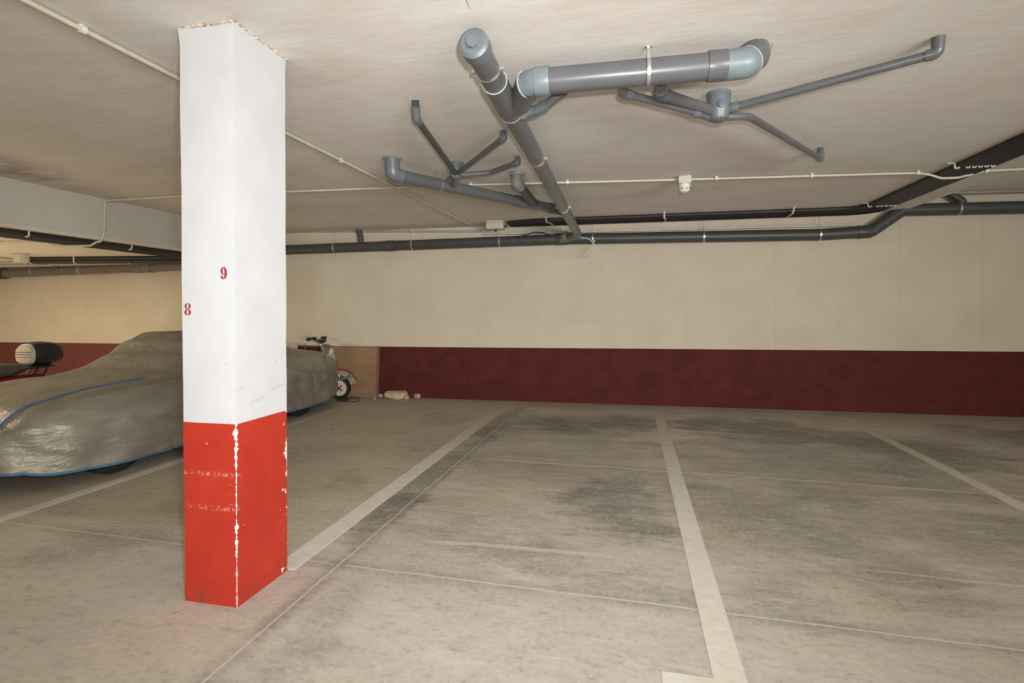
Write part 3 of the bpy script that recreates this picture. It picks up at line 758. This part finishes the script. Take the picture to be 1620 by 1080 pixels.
tag(link('shadow_strip', bm, 'conduitgrey'), kind='structure')  # grey strip standing in for the shadow line under the ceiling
bm = new(); tube(bm, fillet([atwall(820, 375, .3), atwall(846, 367, .3), atwall(860, 368, .32), atwall(872, 373, .34)], .1), .008, 10); tag(link('thin_cable', bm, 'rubber'), 'thin black cable sagging beside the pale junction box over the wall pipe', 'cable')
bm = new(); tube(bm, fillet([atwall(918, 375.5, .3), atwall(930, 377, .3), atwall(938, 383, .3), atwall(943, 391, .29), atwall(939, 402, .29), atwall(932, 406, .29), atwall(928, 402, .29), atwall(932, 395, .29), atwall(941, 390, .285)], .05), .0055, 10)
lw = thing('looped_wire', atwall(943, 391, .29), 'thin pinkish white wire hanging in a loop below the wall pipe', 'wire')
part('wire', bm, 'clip', lw)
bm = new(); p_ = atwall(940, 381, .3); lathe(bm, p_-V((0, 0, .012)), (0, 0, 1), [(0, .006), (.004, .012), (.02, .012), (.026, .006)], 12); part('connector', bm, 'whiteplastic', lw)
# conduit in the raised bay on the right
a, b = atz(1515, 303.5, HR-.02), atz(1700, 300, HR-.02)
bm = new(); tube(bm, [a+V((-.3, 0, 0)), b], .02, 12); tag(link('cable_conduit', bm, 'conduitgrey'), 'dull grey conduit on the raised ceiling beyond the slab edge', 'conduit')

# ------------------------------------------------------------------ covered car (local frame: x across, y along, front towards the viewer)
CX, CYF, CYR = -4.76, 2.75, 6.98
CL = CYR-CYF; HW = .865
def lerp_tab(tab, y):
    if y <= tab[0][0]: return tab[0][1]
    for (a, va), (b, vb) in zip(tab, tab[1:]):
        if y <= b:
            t = (y-a)/(b-a); t = t*t*(3-2*t); return va+(vb-va)*t
    return tab[-1][1]
HOOD = [(0, .51), (.25, .615), (.7, .665), (1.1, .70), (1.5, .735), (2.1, .81), (2.5, .82), (3.2, .80), (3.8, .76), (4.23, .68)]
CAB = [(0, 0), (1.05, 0), (1.36, .02), (1.64, .14), (1.84, .235), (2.04, .285), (2.45, .275), (2.85, .17), (3.4, .04), (4.3, 0)]
HEM = [(0, .17), (.3, .115), (1.0, .105), (2.2, .13), (3.3, .12), (3.9, .15), (4.3, .20)]
def topz(x, y):
    c = lerp_tab(CAB, y); ax = abs(x)
    k = 1 if ax < .42 else max(0, 1-(ax-.42)/.42); k = k*k*(3-2*k)
    crown = -.05*(ax/.86)**2
    fend = .035*math.exp(-((ax-.62)/.16)**2)*math.exp(-((y-.75)/.5)**2)
    return lerp_tab(HOOD, y)+c*k+crown+fend
def outline(th, infl=1.0):
    c, s = math.cos(th), math.sin(th); e = 5.0
    r = (abs(c/HW)**e+abs(s/(CL/2))**e)**(-1/e)
    x, y = r*c, r*s
    taper = 1-.10*max(0, (-y-1.3)/.85)**2-.06*max(0, (y-1.4)/.75)**2
    return x*taper, y
def sheet(bm, scale=1.0, drop=0.0, wr=True, NT_=300, NR=84):
    rows = []
    for k in range(NR+1):
        t = k/NR; row = []
        for i in range(NT_):
            th = 2*PI*i/NT_; ox, oy = outline(th); T = .80
            if t <= T:
                q = t/T; x, y = ox*q*.93, oy*q*.955
                z = topz(x, y+CL/2)
                if q > .86: z -= .04*((q-.86)/.14)**2
            else:
                q = (t-T)/(1-T)
                sx, sy = ox*.93, oy*.955
                z0 = topz(sx, sy+CL/2)-.04
                e = min(1, q/.3); e = math.sin(e*PI/2)
                x = sx+(ox-sx)*e; y = sy+(oy-sy)*e
                bulge = .018*math.sin(q*PI); x *= 1+bulge; y *= 1+bulge*.4
                zh = lerp_tab(HEM, oy+CL/2) if scale == 1.0 else .16
                z = z0+(zh-z0)*q
            if wr:
                side = max(0, (t-T)/(1-T))
                p = V((x*1.4, y*1.1+z*1.0, z*2.6+y*.5))
                a = .022*mnoise.fractal(p*1.9, 1.0, 2.0, 4)
                b_ = abs(mnoise.noise(V((x*2, y*2.4+z*2.6, z*3.2-y*.9))*1.5)); b_ = -.030*(1-b_)**5*(.2+.8*min(1, side*3))
                near = math.exp(-((y+CL/2-.55)/.5)**2)
                c_ = near*side*.045*mnoise.noise(V((x*5, y*6, z*3)))
                off = a*(.45+.55*min(1, side*3))+b_+c_
                nx, ny = (x, y*.35) if side > .05 else (0, 0)
                l = math.hypot(nx, ny) or 1
                x += nx/l*off; y += ny/l*off
                if side <= .05: z += off*.7
            row.append(bm.verts.new((x*scale, y*scale, z*(1 if scale == 1 else .97)-drop)))
        rows.append(row)
    for A, B in zip(rows[1:], rows[2:]):
        for i in range(NT_): bm.faces.new((A[i], A[(i+1) % NT_], B[(i+1) % NT_], B[i]))
    cvert = bm.verts.new((0, 0, topz(0, CL/2)*(1 if scale == 1 else .97)-drop))
    for i in range(NT_): bm.faces.new((cvert, rows[1][i], rows[1][(i+1) % NT_]))
    bmesh.ops.delete(bm, geom=rows[0], context='VERTS')
    return [V(v.co) for v in rows[-1]]
ctr = V((CX, (CYF+CYR)/2, 0))
car = thing('car', ctr, 'low car with black tyres showing under a silver grey cover', 'car')
bm = new(); sheet(bm, .82, .07, False, 72, 30); link('body', bm, 'carpaint', car)
bm = new(); box(bm, (0, 0, .26), (1.2, 3.1, .16), bev=.04); link('underbody', bm, 'dark', car)
for sx in (1, -1):
    for wy in (3.46, 5.84):
        y = wy-ctr.y; x = sx*(.66 if wy < 4 else .69)
        bm = new(); lathe(bm, (x-.09, y, .30), (1, 0, 0), [(0, .19), (.0, .27), (.015, .292), (.04, .30), (.14, .30), (.165, .292), (.18, .27), (.18, .19)], 40); wl = link('wheel', bm, 'tyre', car)
        bm = new(); lathe(bm, (x+sx*.05, y, .30), (sx, 0, 0), [(0, .0), (0, .192), (.035, .192), (.03, .17), (.02, .05), (.035, .045), (.035, 0)], 28)
        for k in range(5):
            a = 2*PI*k/5; box(bm, (x+sx*.078, y+.11*math.cos(a), .30+.11*math.sin(a)), (.02, .14, .035), Matrix.Rotation(a, 3, 'X'))
        link('hubcap', bm, 'hub', wl)
cover = thing('car_cover', ctr, 'crumpled silver grey car cover draped over the low car behind the pillar', 'car cover')
bm = new(); hem = sheet(bm)
sh = link('cover_sheet', bm, 'cover', cover, autosm=180)
bm = new(); tube(bm, [h*1.0+V((h.x*.004, h.y*.002, 0)) for h in hem]+[hem[0]], .0085, 8, False); tag(link('hem', bm, 'blue', cover), 'blue corded hem of the cover')
# find the sheet surface under a sight line (for cords lying on the cover)
bpy.context.view_layer.update()
from mathutils.bvhtree import BVHTree
me = sh.data; bv = BVHTree.FromPolygons([v.co for v in me.vertices], [p.vertices for p in me.polygons])
def oncover(px, py, lift=.004):
    h = bv.ray_cast(CPOS-ctr, sight(px, py).normalized())
    if h[0] is None: return None
    n_ = h[1] if h[1].dot(sight(px, py)) < 0 else -h[1]
    return h[0]+n_*lift+ctr
def cord(name, pxs, r, mat, label, cat, dens=10):
    pts = []
    for a, b in zip(pxs, pxs[1:]):
        for k in range(dens):
            q = oncover(a[0]+(b[0]-a[0])*k/dens, a[1]+(b[1]-a[1])*k/dens)
            if q: pts.append(q)
    for _ in range(2):
        pts = [pts[0]]+[(pts[i-1]+pts[i]*2+pts[i+1])/4 for i in range(1, len(pts)-1)]+[pts[-1]]
    return pts
rp = cord('rope', [(2, 671), (14, 661), (27, 651), (50, 640), (80, 631), (110, 622), (142, 614), (185, 606), (234, 597)], .006, 'ropeblue', '', '')
rp = [rp[0]+V((-.12, -.12, -.08))]+rp
o = thing('rope', rp[1], 'thin blue rope tied across the nose of the covered car', 'rope')
bm = new(); tube(bm, rp, .0065, 10); part('rope_line', bm, 'ropeblue', o)
k0 = rp[1]+V((.004, -.004, 0))
bm = new(); tube(bm, fillet([k0, k0+V((.03, -.02, -.04)), k0+V((.045, -.02, -.10)), k0+V((.01, -.02, -.15)), k0+V((-.01, -.02, -.09)), k0+V((.02, -.025, -.03)), k0+V((-.02, -.02, .0))], .03), .008, 10); part('knot', bm, 'ropeblue', o)
rp = cord('strap', [(512, 563), (516, 572), (520, 582), (519, 596), (522, 612), (524, 624)], .004, 'strap', '', '', 6)
if len(rp) > 3:
    bm = new(); tube(bm, rp, .007, 8); tag(link('tie_cord', bm, 'strap'), 'dark tie cord hanging down the tail of the covered car', 'cord')

# ------------------------------------------------------------------ scooter near the wall
W = atz(541, 629, 0); W.y -= .03; SR = .155
sco = thing('scooter', (W.x, W.y, 0), 'small white and red scooter standing by the wall behind the covered car', 'scooter', rz=.06)
def tyre(x, lab=True):
    bm = new(); lathe(bm, (x, -.045, SR), (0, 1, 0), [(0, .10), (.0, .125), (.012, .148), (.035, SR), (.055, SR), (.078, .148), (.09, .125), (.09, .10)], 40); wl = link('wheel', bm, 'tyre', sco)
    bm = new(); lathe(bm, (x, -.04, SR), (0, 1, 0), [(0, 0), (-.012, .03), (-.006, .05), (-.006, .114), (.086, .114), (.086, 0)], 32); rm = link('wheel_disc', bm, 'whitepaint', wl)
    bm = new()
    for k in range(4):
        a = PI/4+k*PI/2; box(bm, (x+.036*math.cos(a), -.05, SR+.036*math.sin(a)), (.05, .012, .02), Matrix.Rotation(-a, 3, 'Y'))
    link('spoke_star', bm, 'redpaint', rm)
tyre(0); tyre(-1.02)
# front mudguard: white shell with a red rim and silver bumper bracket
def guard(bm, r, w, a0, a1, n=18, th=.006):
    rows = []
    for i in range(n+1):
        a = math.radians(a0+(a1-a0)*i/n); rr = r
        prof = [(-w, rr-.06), (-w*.95, rr-.02), (-w*.6, rr), (0, rr+.008), (w*.6, rr), (w*.95, rr-.02), (w, rr-.06)]
        rows.append([bm.verts.new((q*math.cos(a), y, SR+q*math.sin(a))) for y, q in prof])
    for A, B in zip(rows, rows[1:]):
        for k in range(len(A)-1): bm.faces.new((A[k], A[k+1], B[k+1], B[k]))
    bmesh.ops.solidify(bm, geom=bm.faces[:], thickness=th)
bm = new(); guard(bm, .262, .075, 18, 165); mg = link('mudguard', bm, 'whitepaint', sco)
bm = new()
pts = [(.27*math.cos(math.radians(a)), 0, SR+.27*math.sin(math.radians(a))) for a in range(24, 150, 7)]
tube(bm, pts, .014, 10); link('guard_trim', bm, 'redpaint', mg)
bm = new(); tube(bm, fillet([(-.06, -.09, SR+.13), (.05, -.09, SR+.14), (.16, -.085, SR+.17), (.20, -.08, SR+.20)], .04), [.018]*len(fillet([(-.06, -.09, SR+.13), (.05, -.09, SR+.14), (.16, -.085, SR+.17), (.20, -.08, SR+.20)], .04)), 12); box(bm, (.09, -.07, SR+.155), (.20, .03, .04), Matrix.Rotation(-.22, 3, 'Y'), .01); link('bumper_bracket', bm, 'silver', sco)
bm = new(); box(bm, (.205, -.06, SR+.20), (.03, .10, .055), None, .01); link('reflector', bm, 'silver', sco)
bm = new()
for s in (-1, 1): tube(bm, [(0, s*.07, SR), (-.10, s*.06, .45), (-.21, s*.035, .72)], .016, 10)
link('fork', bm, 'chrome', sco)
# leg shield, floorboard, tail
bm = new(); lathe(bm, (-.10, 0, .30), V((-.32, 0, 1)), [(0, .12), (.1, .16), (.25, .17), (.36, .12), (.42, .05)], 24)
for v in bm.verts: v.co.x = -.18+(v.co.x+.18)*.35
link('leg_shield', bm, 'whitepaint', sco)
bm = new(); box(bm, (-.50, 0, .22), (.50, .26, .06), None, .02); link('floorboard', bm, 'redpaint', sco)
bm = new(); lathe(bm, (-.62, 0, .44), (-1, 0, 0), [(0, .05), (.06, .13), (.3, .17), (.52, .14), (.62, .05)], 24); link('tail_body', bm, 'whitepaint', sco)
bm = new(); lathe(bm, (-.66, 0, .62), (-1, 0, 0), [(0, .04), (.06, .10), (.36, .11), (.5, .05)], 20)
for v in bm.verts: v.co.z = .62+(v.co.z-.62)*.5
link('seat', bm, 'seat', sco)
# headlight fairing, bars, mirrors
bm = new(); lathe(bm, (-.32, 0, .74), V((1, 0, -.05)), [(0, .02), (.03, .07), (.10, .10), (.15, .095), (.165, .08), (.165, 0)], 24)
for v in bm.verts: v.co.z += -.25*(v.co.x+.32)
fr = link('fairing', bm, 'fairing', sco)
bm = new(); lathe(bm, (-.175, 0, .70), (1, 0, -.05), [(0, .058), (.02, .06), (.04, .05), (.055, .025), (.058, 0)], 20); link('headlight', bm, 'glass', fr)
bm = new(); tube(bm, fillet([(-.37, -.25, .90), (-.34, -.18, .90), (-.31, -.06, .83), (-.31, .06, .83), (-.34, .14, .90), (-.35, .19, .90)], .05), .012, 10); hb = link('handlebar', bm, 'chrome', sco)
for y0, y1 in ((-.29, -.19), (.13, .20)):
    bm = new(); cyl(bm, (-.38, y0, .90), (-.345, y1, .90), .019, n=14); link('grip', bm, 'blackplastic', hb)
    bm = new(); tube(bm, [(-.32, y0+.01, .885), (-.31, (y0+y1)/2, .88), (-.33, y1, .885)], .006, 8); link('brake_lever', bm, 'chrome', hb)
bm = new(); box(bm, (-.33, -.165, .90), (.05, .05, .05), None, .01); box(bm, (-.33, .12, .90), (.05, .05, .05), None, .01); box(bm, (-.30, -.02, .86), (.08, .16, .05), None, .015); link('switch_housing', bm, 'blackplastic', hb)
bm = new(); tube(bm, fillet([(-.34, -.2, .89), (-.44, -.22, .86), (-.47, -.2, .74), (-.46, -.14, .62)], .06), .008, 8); tube(bm, fillet([(-.30, -.1, .86), (-.24, -.14, .80), (-.20, -.12, .68), (-.2, -.08, .6)], .06), .008, 8); link('control_cable', bm, 'chrome', sco)

# ------------------------------------------------------------------ motorbike with top case on the far side of the car
MB = V((-6.0, 4.26, 0))
mb = thing('motorbike', MB, 'dark motorbike with a round black top case parked beyond the hood of the covered car', 'motorbike')
def loft_y(bm, secs, n=28, e=2.6):
    rows = []
    for (y, z, rx, rz) in secs:
        row = []
        for i in range(n):
            a = 2*PI*i/n; c, s = math.cos(a), math.sin(a); k = (abs(c)**e+abs(s)**e)**(-1/e)
            row.append(bm.verts.new((rx*k*c, y, z+rz*k*s)))
        rows.append(row)
    for A, B in zip(rows, rows[1:]):
        for i in range(n): bm.faces.new((A[i], A[(i+1) % n], B[(i+1) % n], B[i]))
    bm.faces.new(rows[0][::-1]); bm.faces.new(rows[-1])
bm = new(); loft_y(bm, [(-.10, .862, .11, .085), (-.09, .862, .135, .110), (-.04, .867, .15, .122), (.04, .867, .155, .125), (.11, .864, .15, .118), (.165, .858, .13, .098), (.20, .852, .09, .06), (.215, .85, .03, .02)]); tc_ = link('top_case', bm, 'blackplastic', mb)
bm = new(); loft_y(bm, [(-.122, .862, .09, .068), (-.118, .862, .108, .085), (-.095, .862, .125, .10)], 28, 3); pd = link('back_pad', bm, 'pad', tc_)
bm = new()
for z in (.84, .868, .89): box(bm, (0, -.121, z), (.20, .006, .005))
link('pad_groove', bm, 'dark', pd)
bm = new(); ring(bm, (0, .0, .868), (0, 1, 0), .0, .001, .001, 4)
bm.free()
bm = new()
for s in (-1, 1):
    tube(bm, fillet([(s*.12, -.30, .70), (s*.13, -.16, .735), (s*.12, .02, .735), (s*.05, .08, .73)], .05), .010, 10)
    tube(bm, [(s*.12, -.06, .735), (s*.13, -.16, .62)], .009, 8); tube(bm, [(s*.10, .04, .735), (s*.12, -.05, .60)], .009, 8)
box(bm, (0, -.02, .742), (.26, .22, .014)); link('luggage_rack', bm, 'blackplastic', mb)
bm = new(); loft_y(bm, [(-1.0, .70, .05, .04), (-.9, .73, .13, .075), (-.6, .71, .15, .075), (-.35, .725, .14, .07), (-.2, .73, .11, .05), (-.16, .73, .04, .02)]); link('seat', bm, 'seat', mb)
bm = new(); loft_y(bm, [(-.9, .56, .10, .10), (-.5, .57, .15, .10), (-.2, .60, .13, .07), (.0, .635, .09, .035), (.03, .64, .03, .015)]); link('tail_fairing', bm, 'redpaint', mb)
bm = new(); loft_y(bm, [(-1.65, .72, .08, .06), (-1.5, .78, .16, .13), (-1.2, .80, .18, .14), (-1.0, .74, .10, .07)]); link('fuel_tank', bm, 'blackplastic', mb)
bm = new(); box(bm, (0, -1.15, .42), (.3, .5, .34), None, .06); link('engine', bm, 'dark', mb)
for y in (-.22, -1.60):
    bm = new(); lathe(bm, (-.07, y, .30), (1, 0, 0), [(0, .2), (.0, .26), (.03, .29), (.07, .30), (.11, .29), (.14, .26), (.14, .2)], 36); wl = link('wheel', bm, 'tyre', mb)
    bm = new(); lathe(bm, (-.03, y, .30), (1, 0, 0), [(0, 0), (0, .20), (.06, .20), (.06, 0)], 28); link('rim', bm, 'hub', wl)
bm = new()
for s in (-1, 1): tube(bm, [(s*.09, -1.60, .30), (s*.09, -1.42, .86)], .02, 10); tube(bm, [(s*.09, -.22, .30), (s*.10, -.95, .36)], .02, 10)
link('fork', bm, 'chrome', mb)
bm = new(); tube(bm, fillet([(-.36, -1.30, .93), (-.2, -1.38, .93), (.2, -1.38, .93), (.36, -1.30, .93)], .08), .013, 10); link('handlebar', bm, 'blackplastic', mb)

# ------------------------------------------------------------------ board, rubble, mat
p0, p1 = atz(592, 630, 0), atz(521, 627.5, 0); t0 = atwall(598, 548.5, .005)
o = thing('fibreboard_sheet', ((p0.x+p1.x)/2, p0.y, 0), 'brown fibreboard sheet leaning on the red wall stripe behind the scooter', 'board')
hh = .765; y0b = wallY(-4.1)-.13; lean = math.atan2(.075, hh); wid = p0.x-(-4.60)
RX = Matrix.Rotation(-lean, 3, 'X')
def bp(x, y, z): return RX @ V((x, y, z))+V((p0.x, y0b, .004))
bm = new(); vs = [bm.verts.new(bp(x, y, z)) for y in (0, .03) for (x, z) in ((-wid, 0), (0, 0), (.0, hh), (-wid, hh))]
for f in ((0, 1, 2, 3), (4, 5, 6, 7), (0, 1, 5, 4), (1, 2, 6, 5), (2, 3, 7, 6), (3, 0, 4, 7)): bm.faces.new([vs[i] for i in f])
bmesh.ops.bevel(bm, geom=bm.edges[:], offset=.003, segments=1, affect='EDGES')
part('front_sheet', bm, 'board', o, smooth=False)
bm = new(); vs = [bm.verts.new(bp(x, y, z)) for y in (.031, .058) for (x, z) in ((-wid, .005), (.028, .005), (.028, hh-.005), (-wid, hh-.005))]
for f in ((0, 1, 2, 3), (4, 5, 6, 7), (0, 1, 5, 4), (1, 2, 6, 5), (2, 3, 7, 6), (3, 0, 4, 7)): bm.faces.new([vs[i] for i in f])
part('backing_frame', bm, 'darkedge', o, smooth=False)
a = atwall(440, 546, .05); b = atwall(471, 546, .05)
bm = new(); box(bm, ((a.x+b.x)/2, wallY(a.x)-.06, .405), (b.x-a.x, .025, .81), Matrix.Rotation(-.05, 3, 'X'), .003)
tag(link('pale_board', bm, 'palewood', smooth=False), 'pale plank standing against the wall behind the tail of the covered car', 'board')
a = atwall(470, 547, .02); b = atwall(523, 547, .02)
bm = new(); box(bm, ((a.x+b.x)/2, wallY(a.x)-.022, a.z), (b.x-a.x, .03, .022), None, .003)
tag(link('wooden_batten', bm, 'darkedge', smooth=False), 'thin dark batten along the top of the red stripe above the scooter', 'batten')
def rock(px, py, s, seed, rot, label, mat='stone', sub=3):
    c = atz(px, py, 0); c.z = 0; bm = new(); lump(bm, (0, 0, 0), s, seed, rot, sub)
    o_ = link('plaster_lump' if mat == 'stone' else 'rubble_piece', bm, mat, smooth=True, autosm=14); o_.location = c
    return tag(o_, label, 'rubble', 'rubble at the foot of the wall')
rock(627, 630.5, (.20, .10, .078), 3, .1, 'big tan plaster lump lying at the foot of the red wall stripe')
rock(643, 631.5, (.045, .04, .04), 5, .5, 'small pinkish brick crumb touching the big tan lump', 'brick')
rock(660, 629.5, (.065, .045, .045), 9, -.5, 'small pale tan chunk lying apart beyond the big tan lump')
rock(602, 627, (.075, .05, .03), 12, .2, 'low grey mortar heap beside the brown fibreboard sheet', 'mortar')
rock(593, 631.5, (.022, .02, .018), 15, .2, 'tiny pale crumb at the corner of the brown fibreboard sheet', 'mortar', 2)
rock(665, 627.5, (.03, .02, .02), 19, .2, 'tiny tan crumb farthest from the fibreboard sheet', 'mortar', 2)
c = atz(553, 634, 0)
o = thing('rubber_mat', (c.x, c.y, 0), 'black crumpled rubber mat with a grey flap lying on the floor near the scooter wheel', 'mat')
bm = new(); lump(bm, (-.03, 0, 0), (.19, .11, .022), 21, .05, 4, .35); link('mat_body', bm, 'cloth', o)
bm = new(); lump(bm, (.08, -.03, .012), (.10, .075, .018), 25, .1, 3, .4); link('flap', bm, 'greycloth', o)

# ------------------------------------------------------------------ light
def area(name, loc, rot, size, power, color=(1, 1, 1), sy=None, spread=None):
    l = bpy.data.lights.new(name, 'AREA'); l.energy = power; l.color = color; l.size = size
    if sy: l.shape = 'RECTANGLE'; l.size_y = sy
    if spread: l.spread = spread
    ob = bpy.data.objects.new(name, l); COL.objects.link(ob); ob.location = loc; ob.rotation_euler = rot
    return ob
def spot(name, loc, aim, power, angle, blend, color, rad=.05):
    l = bpy.data.lights.new(name, 'SPOT'); l.energy = power; l.color = color; l.spot_size = math.radians(angle); l.spot_blend = blend; l.shadow_soft_size = rad
    ob = bpy.data.objects.new(name, l); COL.objects.link(ob); ob.location = loc
    ob.rotation_euler = (V(aim)-V(loc)).to_track_quat('-Z', 'Y').to_euler(); return ob
spot('camera_flash', CPOS+CR*.12+V((0, -.05, .16)), CPOS+sight(790, 470)*6, 350, 108, 1.0, (.975, .985, 1.0), .04)
bl = area('bounce_light', (4.4, -4.3, 1.05), (0, 0, 0), 4.2, 285, (1, .985, .96), 1.2, math.radians(112))
bl.rotation_euler = (V((-2.3, 6.5, 1.65))-bl.location).to_track_quat('-Z', 'Y').to_euler()
area('added_fill_behind', (.3, -.6, 2.45), (0, 0, 0), 1.4, 27, (1, .98, .95), .25)  # added overhead fill behind the camera, no known fitting there
area('bay_lamp_left', (-8.6, 3.2, HL-.06), (0, 0, 0), 1.2, 232, (1, .87, .66), .2)
w_ = bpy.data.worlds.new('world'); scene.world = w_; w_.use_nodes = True
w_.node_tree.nodes['Background'].inputs[0].default_value = (.05, .05, .05, 1)
scene.view_settings.view_transform = 'Standard'; scene.view_settings.look = 'None'
scene.view_settings.exposure = 0.0; scene.view_settings.gamma = 1.0; scene.view_settings.use_curve_mapping = False
